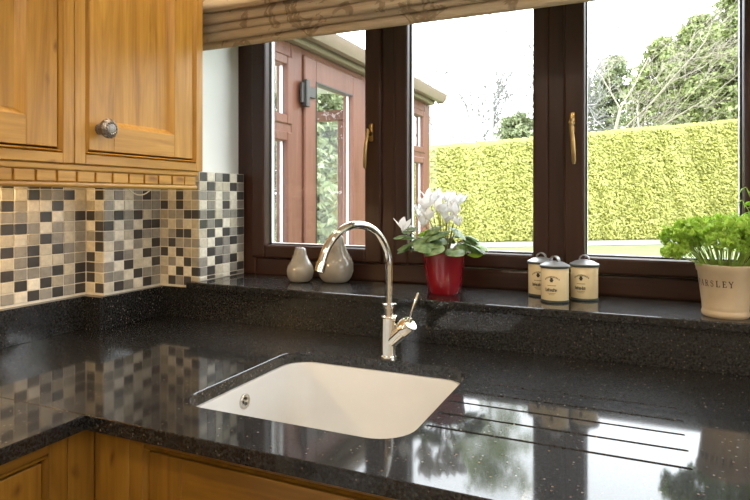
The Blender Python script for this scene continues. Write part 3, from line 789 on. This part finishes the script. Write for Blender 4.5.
def herb_pot(x, y, label, text=None, s=1.0):
    t = thing('herb_pot', (x, y, SILL), label, 'plant')
    c = (x, y, SILL)
    prof = [(0, 0), (.0415, 0), (.0445, .003), (.0455, .008), (.0440, .0125), (.0435, .016), (.0445, .019), (.0440, .022), (.0525, .0935), (.0555, .0975), (.0560, .103), (.0570, .106), (.0565, .110), (.054, .111), (.0515, .109), (.049, .09), (0, .09)]
    bm = bmesh.new(); lathe(bm, [(r*s, z*s) for r, z in prof], 44, c); obj('pot', bm, 'stoneware', t, 40)
    bm = bmesh.new(); lathe(bm, [(0, .099*s), (.03*s, .1*s), (.051*s, .097*s)], 20, c); obj('soil', bm, 'soil', t)
    if text:
        bm = bmesh.new(); h = .0088; pitch = .0118; L = len(text)
        azc = math.atan2(-y, -x)-.46            # the word is turned a little to the left of the viewer
        def R(z): return .0440+(.0525-.0440)*(z-.022)/(.0935-.022)+.0004
        for i, ch in enumerate(text):
            for pl, thick in GLY[ch]:
                w = .00095 if thick else .00055
                for (a0, b0), (a1, b1) in zip(pl, pl[1:]):
                    P0 = Vector(((i-L/2)*pitch+a0*h*.95, .0660+b0*h)); P1 = Vector(((i-L/2)*pitch+a1*h*.95, .0660+b1*h))
                    dv = (P1-P0); n = Vector((-dv.y, dv.x)).normalized()*w; e = dv.normalized()*w*.6
                    vs = []
                    for q in (P0-e+n, P0-e-n, P1+e-n, P1+e+n):
                        r = R(q.y); a = azc+q.x/r; vs.append(bm.verts.new((x+r*math.cos(a), y+r*math.sin(a), SILL+q.y)))
                    bm.faces.new(vs)
        obj('lettering', bm, 'ink', t)
    return t
def sprig_mesh(k, L, leaf, ms):
    """one stalk with curled leaflets at its head, growing along +z from 0"""
    r = random.Random(k); bm = bmesh.new()
    bend = r.uniform(.0, .12)*L; top = Vector((bend, 0, L))
    tube(bm, [(0, 0, 0), (bend*.25, 0, L*.5), top], [.0011, .001, .0007], 5)
    ns = len(bm.faces)
    arms = [(top, 1.0)]
    for j in range(4):
        a = r.uniform(0, 6.28); b = Vector((bend*.7, 0, L*r.uniform(.76, .9))); e = b+Vector((math.cos(a)*L*.18, math.sin(a)*L*.18, L*.14))
        tube(bm, [b, e], [.0007, .0005], 4); arms.append((e, .85))
    nst = len(bm.faces)
    for p, sc in arms:
        for j in range(8):
            d = Vector((r.gauss(0, 1), r.gauss(0, 1), r.gauss(.2, .7))).normalized()
            q = p+d*leaf*r.uniform(.3, 1.3)*sc; u = d.orthogonal().normalized(); v = d.cross(u)
            an = r.uniform(0, 6.28); u, v = u*math.cos(an)+v*math.sin(an), v*math.cos(an)-u*math.sin(an)
            w = leaf*r.uniform(.45, .75)*sc
            rim = []
            for m in range(6):
                aa = 2*PI*m/6; rim.append(bm.verts.new(q+(u*math.cos(aa)+v*math.sin(aa))*w*(1 if m % 2 else .62)+d*w*r.uniform(-.35, .45)))
            cv = bm.verts.new(q-d*w*.15)
            for m in range(6): bm.faces.new((cv, rim[m], rim[(m+1) % 6]))
    bm.faces.ensure_lookup_table()
    for i, f in enumerate(bm.faces): f.material_index = 1 if i < nst else 0
    me = finish(bm, 'sprig', ms[0]); me.materials.append(M[ms[1]]); return me
def parsley():
    x, y = .175, 1.441
    t = herb_pot(x, y, 'cream pot stamped PARSLEY full of bright green curly parsley', 'PARSLEY')
    ms = [sprig_mesh(k, .092, .0108, ('parsley', 'stem')) for k in range(6)]
    r = random.Random(11)
    for i in range(92):
        a = r.uniform(0, 6.28); rr = .043*math.sqrt(r.random())
        o = link(r.choice(ms), 'sprig', t, (0, 0, 0)); lean = (rr/.043)*.95+r.uniform(-.1, .15); s = r.uniform(.62, 1.12)*(1.16-.12*rr/.043)
        o.location = (rr*math.cos(a), rr*math.sin(a), .098); o.scale = (s, s, s)
        o.rotation_euler = (0, lean*.74, a+r.uniform(-.25, .25))
    for dx, dd, z, L in ((-.03, 0, .098, 1.1), (-.034, -.01, .098, 1.15)):
        o = link(ms[0], 'sprig', t, (0, 0, 0)); p = RV*dx+FV*dd; o.location = (p.x, p.y, z); o.scale = (L, L, L); o.rotation_euler = (0, 1.1, PI+A+r.uniform(-.4, .4))
parsley()
def herb():
    x, y = .298, 1.476
    t = herb_pot(x, y, 'second cream herb pot cut off at the right edge of the picture', None)
    r = random.Random(5)
    def leafy(k):
        rr = random.Random(k); bm = bmesh.new(); L = .17
        tube(bm, [(0, 0, 0), (.006, 0, L*.5), (.0, 0, L)], [.0018, .0015, .001], 6); ns = len(bm.faces)
        for j in range(13):
            z = L*(.3+.7*j/12); a = j*2.4+rr.uniform(-.3, .3); ln = .021*(1.1-.4*j/12)
            d = Vector((math.cos(a), math.sin(a), .25)); s = Vector((-math.sin(a), math.cos(a), 0)); b = Vector((.003, 0, z))
            prev = None
            for m in range(6):
                u = m/5; w = .009*math.sin(PI*(.08+.9*u)); pc = b+d*(.003+ln*u)+Vector((0, 0, -.012*u*u))
                row = [bm.verts.new(pc-s*w+Vector((0, 0, .002))), bm.verts.new(pc), bm.verts.new(pc+s*w+Vector((0, 0, .002)))]
                if prev:
                    for q in (0, 1): bm.faces.new((prev[q], prev[q+1], row[q+1], row[q]))
                prev = row
        bm.faces.ensure_lookup_table()
        for i, f in enumerate(bm.faces): f.material_index = 1 if i < ns else 0
        me = finish(bm, 'sprig', 'herb', 80); me.materials.append(M['stem']); return me
    ms = [leafy(k) for k in range(3)]
    for i in range(16):
        a = r.uniform(0, 6.28); q = .035*math.sqrt(r.random())
        o = link(r.choice(ms), 'sprig', t, (0, 0, 0)); s = r.uniform(.75, 1.1); o.scale = (s, s, s)
        o.location = (q*math.cos(a), q*math.sin(a), .096); o.rotation_euler = (0, q*9, a)
    for dx, s, ln in ((-.025, 1.08, .30), (-.02, .95, .42), (-.03, .8, .5)):
        o = link(ms[0], 'sprig', t, (0, 0, 0)); o.location = (dx, 0, .096); o.scale = (s, s, s); o.rotation_euler = (0, -ln, .2+dx*20)
herb()

# ------------------------------------------------------------------ glazed door behind the camera, ceiling lights
d1 = thing('door_1', (XL-.1, -1.5, 0), None, None); tag(d1, kind='structure')
for q in ((-2.1, -2.0), (-1.55, -1.45), (-1.0, -.9)): obj('door_stile', B(XL-.12, XL-.06, q[0], q[1], 0, 2.1, bev=.004), 'frame', d1)
for q in ((0, .18), (1.98, 2.1)): obj('door_rail', B(XL-.118, XL-.062, -2.0, -1.0, q[0], q[1], bev=.004), 'frame', d1)
bm = bmesh.new(); vs = [bm.verts.new(p) for p in ((XL-.09, -2, .18), (XL-.09, -1, .18), (XL-.09, -1, 1.98), (XL-.09, -2, 1.98))]; bm.faces.new(vs); obj('glass_pane', bm, 'glass', d1)
w2 = thing('added_fill_window', (2.5, -.2, 1.35), None, None); tag(w2, kind='structure')  # added on the unseen right wall as daylight fill for the left side
for q in ((-1.2, -1.13), (-.235, -.165), (.73, .8)): obj('frame_stile', B(2.46, 2.53, q[0], q[1], 1.35, 2.1, bev=.004), 'frame', w2)
for q in ((1.35, 1.42), (2.03, 2.1)): obj('frame_rail', B(2.462, 2.528, -1.13, .73, q[0], q[1], bev=.004), 'frame', w2)
bm = bmesh.new(); vs = [bm.verts.new(p) for p in ((2.5, -1.13, 1.42), (2.5, .73, 1.42), (2.5, .73, 2.03), (2.5, -1.13, 2.03))]; bm.faces.new(vs); obj('glass_pane', bm, 'glass', w2)
for lx, ly in ((-.95, 1.14), (.45, .93), (1.5, .6), (-.6, -.35), (.5, -.35), (1.5, -.6), (-.6, -1.6), (.5, -1.6), (1.5, -1.7)):
    t = thing('ceiling_downlight', (lx, ly, 2.4), 'round recessed ceiling downlight', 'light', 'recessed ceiling downlights')
    bm = bmesh.new(); lathe(bm, [(.034, -.001), (.046, -.001), (.046, -.006), (.036, -.008), (.034, -.001)], 28, (lx, ly, 2.4)); obj('bezel', bm, 'steel', t, 40)
    bm = bmesh.new(); lathe(bm, [(0, -.002), (.034, -.002)], 28, (lx, ly, 2.4)); obj('lens', bm, 'lamp', t)
    ld = bpy.data.lights.new('downlight', 'SPOT'); ld.energy = 22 if lx < 0 and ly > .5 else 14 if ly > .5 else 26 if ly > -1 else 36; ld.color = (1, .84, .62); ld.spot_size = math.radians(166); ld.spot_blend = .5; ld.shadow_soft_size = .035
    lo = bpy.data.objects.new('downlight', ld); COL.objects.link(lo); lo.location = (0, 0, -.012); lo.parent = t

# ------------------------------------------------------------------ garden
struct('ground', B(-40, 40, 1.74, 70, -.4, -.15), 'lawn')
XCV = -1.68
def conservatory():
    t = thing('conservatory', (-3.0, 3.4, -.15), 'brown framed glazed conservatory seen through the left window', 'building')
    y0, y1 = 1.75, 5.0; zt = 2.1
    P = lambda n, x0, x1, a, b, c, d, m='upvc', par=t, bev=.006: obj(n, B(x0, x1, a, b, c, d, bev=bev), m, par)
    xo, xi = XCV, XCV-.07
    for a, b in ((1.76, 1.85), (2.26, 2.36), (2.69, 2.80), (3.57, 3.70), (4.20, 4.30), (4.86, 5.0)): P('post', xi, xo, a, b, -.15, zt)
    for a, b in ((1.85, 2.26), (2.36, 2.69), (3.70, 4.20), (4.30, 4.86)):
        P('head_rail', xi, xo-.004, a, b, 2.02, zt); P('dwarf_panel', xi, xo-.004, a, b, -.15, .42)
        # a fixed light below and a top light above the transom
        for z0, z1 in ((.42, 1.62), (1.66, 2.02)):
            s = P('window_frame', xi+.005, xo+.008, a, a+.05, z0, z1)
            P('window_stile', xi+.005, xo+.008, b-.05, b, z0, z1, 'upvc', s)
            P('window_rail', xi+.006, xo+.007, a+.05, b-.05, z0, z0+.05, 'upvc', s); P('window_rail', xi+.006, xo+.007, a+.05, b-.05, z1-.05, z1, 'upvc', s)
            bm = bmesh.new(); xg = XCV-.03
            bm.faces.new([bm.verts.new(p) for p in ((xg, a+.05, z0+.05), (xg, b-.05, z0+.05), (xg, b-.05, z1-.05), (xg, a+.05, z1-.05))]); obj('glass_pane', bm, 'glass2', s)
            bm = bmesh.new(); bx(bm, xg-.01, xg+.006, b-.054, b-.05, z0+.05, z1-.05); bx(bm, xg-.01, xg+.006, a+.05, b-.05, z0+.05, z0+.054); obj('glazing_spacer', bm, 'spacer', s)
        P('transom', xi, xo-.002, a, b, 1.612, 1.668)
    # door
    a, b = 2.80, 3.57
    d = P('door', xi+.01, xo+.015, a+.004, a+.13, -.08, 2.06); P('door_stile', xi+.01, xo+.015, b-.16, b-.004, -.08, 2.06, 'upvc', d)
    P('door_rail', xi+.011, xo+.014, a+.13, b-.16, 1.93, 2.06, 'upvc', d); P('door_rail', xi+.011, xo+.014, a+.13, b-.16, -.08, .12, 'upvc', d)
    bm = bmesh.new(); xg = XCV-.025
    bm.faces.new([bm.verts.new(p) for p in ((xg, a+.13, .12), (xg, b-.16, .12), (xg, b-.16, 1.93), (xg, a+.13, 1.93))]); obj('glass_pane', bm, 'glass2', d)
    bm = bmesh.new(); bx(bm, xg-.006, xg+.006, b-.167, b-.16, .12, 1.93); obj('glazing_spacer', bm, 'spacer', d)
    bm = bmesh.new(); bx(bm, xg, xo+.018, a+.128, a+.134, .12, 1.935); bx(bm, xg, xo+.018, a+.13, b-.16, 1.927, 1.935); obj('gasket', bm, 'lock', d)
    hz = obj('hinge', bx(bmesh.new(), xo+.014, xo+.045, a-.025, a+.012, 1.77, 1.92, .004), 'lock', d)
    obj('hinge_leaf', bx(bx(bmesh.new(), xo+.013, xo+.03, a+.012, a+.1, 1.83, 1.89, .003), xo+.013, xo+.03, a-.05, a-.02, 1.79, 1.9, .003), 'lock', hz)
    P('door_head', xi, xo-.004, a, b, 2.06, zt)
    # eaves, gutter, roof
    P('soffit', xi-.05, xo+.045, y0, y1-.0, zt, zt+.02, 'gutter'); P('fascia', xo+.03, xo+.05, y0, y1-.0, zt+.01, zt+.10, 'gutter')
    bm = bmesh.new(); prof = [(.0, .0), (.012, -.045), (.04, -.062), (.075, -.058), (.098, -.03), (.108, .01), (.104, .012), (.092, -.024), (.072, -.05), (.04, -.054), (.018, -.04), (.006, .0)]
    ra = [bm.verts.new((xo+.05+p, y0, zt+.075+q)) for p, q in prof]; rb = [bm.verts.new((xo+.05+p, y1+.0, zt+.075+q)) for p, q in prof]
    bridge(bm, ra, rb); bm.faces.new(ra); bm.faces.new(rb); obj('gutter', bm, 'gutter', t, 40)
    bm = bmesh.new(); pr2 = prof[:6]
    for yy in (y1+.095, y1+.115): pass
    v0 = [bm.verts.new((xo+.046+p*1.06, y1-.015, zt+.075+q*1.08)) for p, q in pr2]; v1 = [bm.verts.new((xo+.046+p*1.06, y1+.018, zt+.075+q*1.08)) for p, q in pr2]
    bridge(bm, v0, v1); bm.faces.new(v0); bm.faces.new(v1); obj('gutter_end_cap', bm, 'gutter', t, 40)
    bm = bmesh.new(); vs = []
    for (x, z) in ((xo+.06, zt+.10), (-4.6, zt+.34), (-4.6, zt+.36), (xo+.06, zt+.115)): vs.append((bm.verts.new((x, y0, z)), bm.verts.new((x, y1+.08, z))))
    for k in range(4): bm.faces.new((vs[k][0], vs[k][1], vs[(k+1) % 4][1], vs[(k+1) % 4][0]))
    bm.faces.new([v[0] for v in vs]); bm.faces.new([v[1] for v in vs]); obj('roof', bm, 'roofsheet', t)
    P('floor_slab', -4.6, xi, y0, y1, -.15, -.05, 'conswall', t, 0)
    # far gable: piers with glass between
    P('dwarf_wall', -4.6, xi, 4.9, 4.98, -.05, .5, 'conswall', t, 0); P('head_rail', -4.6, xi, 4.9, 4.97, 2.0, zt)
    for k in range(5):
        x = -4.5+k*.66; P('post', x-.04, x+.04, 4.9, 4.97, .5, 2.0)
    P('dwarf_wall', -4.65, -4.55, y0, y1, -.05, .5, 'conswall', t, 0); P('head_rail', -4.64, -4.56, y0, y1, 2.0, zt+.36)
    for k in range(5): P('post', -4.64, -4.56, y0+k*.8, y0+k*.8+.08, .5, 2.0)
    bm = bmesh.new(); bm.faces.new([bm.verts.new(p) for p in ((-4.6, 4.94, .5), (xi, 4.94, .5), (xi, 4.94, 2.0), (-4.6, 4.94, 2.0))]); obj('glass_pane', bm, 'glass', t)
conservatory()

def leaf_cards(bm_pts, size, rnd, flat=.0):
    """one mesh of small folded leaf blades at the given (point, normal) pairs"""
    V, Fc = [], []
    for p, n in bm_pts:
        d = Vector((rnd.gauss(0, 1), rnd.gauss(0, 1), rnd.gauss(0, 1))).normalized()
        d = (d+n*flat).normalized(); u = d.orthogonal().normalized(); a = rnd.uniform(0, 6.28)
        v = d.cross(u); u, v = u*math.cos(a)+v*math.sin(a), v*math.cos(a)-u*math.sin(a)
        s = size*rnd.uniform(.6, 1.3); k = len(V)
        V += [p-u*s, p+v*s*.55+d*s*.2, p+u*s, p-v*s*.55+d*s*.2]
        Fc += [(k, k+1, k+2), (k, k+2, k+3)]
    me = bpy.data.meshes.new('foliage'); me.from_pydata([tuple(v) for v in V], [], Fc); return me

def hedge():
    H0, H1 = Vector((-5.918, 17.638, -.15)), Vector((3.362, 24.001, -.15))
    d = (H1-H0).normalized(); nrm = Vector((d.y, -d.x, 0)); L = (H1-H0).length
    t = thing('hedge', (H0+H1)/2, 'tall clipped golden green hedge across the garden beyond the windows', 'hedge')
    rnd = random.Random(21); u0, u1 = -9, L+9
    def top(u): return 2.98+1.13*min(1.3, max(-.6, u/L))
    def point(u, v):      # v 0..1 up the face, 1..1.35 over the top
        h = top(u)
        if v <= 1: return H0+d*u-nrm*(.95*v**1.4+.05)+Vector((0, 0, h*v))+nrm*(.12*math.sin(u*1.7)+.06*math.sin(u*4.1+v*2)+.03*math.sin(u*9+v*3))
        return H0+d*u-nrm*(1.0+(v-1)*3.5)+Vector((0, 0, h+.12*math.sin((v-1)*6)))+nrm*(.12*math.sin(u*1.7)+.06*math.sin(u*4.1+2)+.03*math.sin(u*9+3))
    bm = bmesh.new(); rows = []; nu = 160
    vs_ = [0, .1, .2, .3, .4, .5, .6, .7, .8, .9, 1, 1.1, 1.25, 1.4]
    for i in range(nu+1):
        u = u0+(u1-u0)*i/nu; rows.append([bm.verts.new(point(u, v)-nrm*.08-Vector((0, 0, .05*v))) for v in vs_]+[bm.verts.new(H0+d*u-nrm*2.5)])
    for a, b in zip(rows, rows[1:]):
        for j in range(len(vs_)): bm.faces.new((a[j], a[j+1], b[j+1], b[j]))
    obj('body', bm, 'hedge_core', t, 80)
    pts = []
    for i in range(90000):
        u = rnd.uniform(u0+2, u1-2); v = rnd.random()*1.25
        p = point(u, v)+nrm*rnd.uniform(-.06, .09)+Vector((0, 0, rnd.uniform(-.03, .06)))
        if p.z < -.1: p.z = -.1+rnd.random()*.1
        pts.append((p, (nrm+Vector((0, 0, .8))).normalized()))
    me = leaf_cards(pts, .06, rnd, 2.0); me.materials.append(M['hedge'])
    f = link(me, 'foliage', t); f['kind'] = 'stuff'
    # gravel path along its foot
    bm = bmesh.new(); prev = None
    for i in range(41):
        u = u0+(u1-u0)*i/40; a = bm.verts.new(H0+d*u+nrm*(.1)+Vector((0, 0, .012))); b = bm.verts.new(H0+d*u+nrm*2.0+Vector((0, 0, .012)))
        if prev: bm.faces.new((prev[0], a, b, prev[1]))
        prev = (a, b)
    struct('path', bm, 'gravel')
hedge()

def bare_tree(name, base, h, lean, label, m, seed, depth=6, spread=.55, r0=.12, first=.25, kids=3, up=.18, min_r=.006, bias=None):
    rnd = random.Random(seed); bm = bmesh.new(); tips = []
    def grow(p, dirv, ln, r, lv):
        n = 4; pts = [p]; rad = [r]; dv = dirv.normalized()
        for k in range(n):
            dv = (dv+Vector((rnd.gauss(0, .1), rnd.gauss(0, .1), rnd.gauss(0, .07)+up*.12))+((bias*.05) if bias else Vector((0, 0, 0)))).normalized()
            pts.append(pts[-1]+dv*ln/n); rad.append(max(min_r*.6, r*(1-.42*(k+1)/n)))
        tube(bm, pts, rad, 5 if lv < 2 else 4 if lv < 3 else 3, cap=False)
        if lv >= depth: tips.append(pts[-1]); return
        for k in range(kids+(1 if lv < 2 else 0)):
            i = rnd.randint(1 if lv else 2, n); az = rnd.uniform(0, 6.28)
            side = dv.orthogonal().normalized(); side = Matrix.Rotation(az, 3, dv) @ side
            nd = (dv*(1-spread*.5)+side*spread*rnd.uniform(.7, 1.3)+((bias*.35) if bias else Vector((0, 0, 0)))).normalized()
            grow(pts[i], nd, ln*rnd.uniform(.55, .8), max(min_r, rad[i]*rnd.uniform(.45, .65)), lv+1)
    grow(Vector(base), Vector(lean), h, r0, 0)
    return tag(obj(name, bm, m, None, 60), label, 'tree'), tips
g = -.16
bare_tree('bare_tree', (-1.35, 25.9, g), 5.2, (.02, 0, 1), 'pale bare tree with arching twigs behind the hedge, left trunk', 'bark_pale', 4, 5, .6, .11, kids=3, min_r=.011, bias=RV*.45)
bare_tree('bare_tree', (-.45, 26.6, g), 4.6, (.3, 0, 1), 'pale bare tree leaning right in front of the conifers', 'bark_pale', 12, 5, .6, .11, kids=3, min_r=.011, bias=RV*.6+Vector((0, 0, -.12)))
for i, (px, D, h, lab) in enumerate(((438, 36, 5.5, 'faint grey bare tree just beyond the conservatory gutter'), (462, 39, 5.0, 'faint grey bare tree right of the gutter, above the hedge'), (530, 40, 5.2, 'faint grey bare tree beside the second mullion'), (590, 38, 5.6, 'faint grey bare tree left of the pale arching trees'))):
    p = FV*D+RV*D*(px-375)/587; bare_tree('bare_tree', (p.x, p.y, g), h, (random.uniform(-.08, .08), 0, 1), lab, 'bark_grey', 30+i, 5, .45, .14, kids=3, min_r=.03)

def conifer(name, base, h, r, label, m, seed, n=5000, bottom=.05, shape=1.0, size=.14):
    rnd = random.Random(seed); t = thing(name, base, label, 'tree'); b = Vector(base)
    bm = bmesh.new(); tube(bm, [b, b+Vector((0, 0, h*.5)), b+Vector((0, 0, h*.97))], [.02*h, .013*h, .003*h], 7); obj('trunk', bm, 'bark_dark', t, 60)
    pts = []; nb = int(n/26); bmb = bmesh.new()
    for k in range(nb):
        u = bottom+(1-bottom)*rnd.random()**1.15; az = rnd.uniform(0, 6.28); ln = r*((1-u)**(.75*shape)+.06)*rnd.uniform(.75, 1.15)
        p0 = b+Vector((0, 0, h*u)); dr = Vector((math.cos(az), math.sin(az), 0))
        tube(bmb, [p0, p0+dr*ln*.6+Vector((0, 0, .04*ln)), p0+dr*ln+Vector((0, 0, -.10*ln))], [.012, .009, .004], 3, cap=False)
        for j in range(52):
            w = rnd.random()**.7; q = p0+dr*ln*w+Vector((0, 0, .05*ln*math.sin(w*PI)-.12*ln*w*w))+Vector((rnd.gauss(0, .16), rnd.gauss(0, .16), rnd.gauss(-.05, .09)))
            pts.append((q, Vector((dr.x*.3, dr.y*.3, 1))))
    obj('branches', bmb, 'bark_dark', t)
    me = leaf_cards(pts, size, rnd, .7); me.materials.append(M[m]); f = link(me, 'foliage', t); f.matrix_parent_inverse = Matrix.Translation(b).inverted(); f['kind'] = 'stuff'
def at(px, D): p = FV*D+RV*D*(px-375)/587; return (p.x, p.y, g)
conifer('conifer', at(738, 29), 12.2, 4.0, 'tallest green conifer at the right edge beyond the hedge', 'conifer', 51, 13000, .15)
conifer('conifer', at(700, 31), 11.0, 3.8, 'broad green conifer behind the leaning bare tree', 'conifer', 52, 12000, .15, .8)
conifer('conifer', at(662, 34), 10.6, 3.6, 'mid green conifer behind the pale bare trees', 'conifer', 53, 10000, .15, .8)
conifer('conifer', at(615, 39), 10.8, 3.8, 'hazy grey green conifer left of the others', 'conifer_pale', 54, 8000, .15, .8)
conifer('conifer', at(518, 36), 6.6, 2.6, 'rounded pale green evergreen showing beside the second mullion', 'conifer_pale', 55, 6000, .03, .6)
conifer('conifer', at(785, 27), 13.5, 4.0, 'dark green conifer beyond the right window edge', 'conifer', 56, 9000, .15)
conifer('conifer', at(330, 20), 6.0, 2.6, 'pale green evergreen seen through the conservatory door glass', 'conifer_pale', 57, 7000, .03, .6)
conifer('conifer', at(262, 17), 5.8, 2.4, 'pale green evergreen seen through the conservatory side light', 'conifer_pale', 58, 6000, .03, .6)
for k, (x, y, lab) in enumerate(((9.5, 27, 'nearest to the hedge end'), (13, 23.5, 'third from the hedge end'), (11.3, 25.5, 'second from the hedge end'), (15.5, 20, 'fourth from the hedge end'), (17.5, 16.5, 'farthest from the hedge end'))):
    conifer('conifer', (x, y, g), 7.6+k*.3, 2.8, 'pale green garden evergreen right of the house, '+lab, 'conifer_pale', 60+k, 4500, .03, .6)
# tall pine whose crown stands above the window head
b = Vector(at(490, 33))
tp = thing('tall_pine', b, 'tall slender pine with a bare trunk rising over the hedge', 'tree')
bm = bmesh.new(); tube(bm, [b, b+Vector((.1, 0, 6)), b+Vector((-.05, 0, 11)), b+Vector((.1, 0, 16.3))], [.16, .12, .09, .04], 8); obj('trunk', bm, 'bark_grey', tp, 60)
rnd = random.Random(77); pts = []
for k in range(60):
    z = rnd.uniform(12.6, 16.6); az = rnd.uniform(0, 6.28); ln = rnd.uniform(.4, 2.1)
    c = b+Vector((math.cos(az)*ln, math.sin(az)*ln, z))
    for j in range(40): pts.append((c+Vector((rnd.gauss(0, .3), rnd.gauss(0, .3), rnd.gauss(0, .18))), Vector((0, 0, 1))))
me = leaf_cards(pts, .16, rnd, .3); me.materials.append(M['conifer']); f = link(me, 'foliage', tp); f['kind'] = 'stuff'
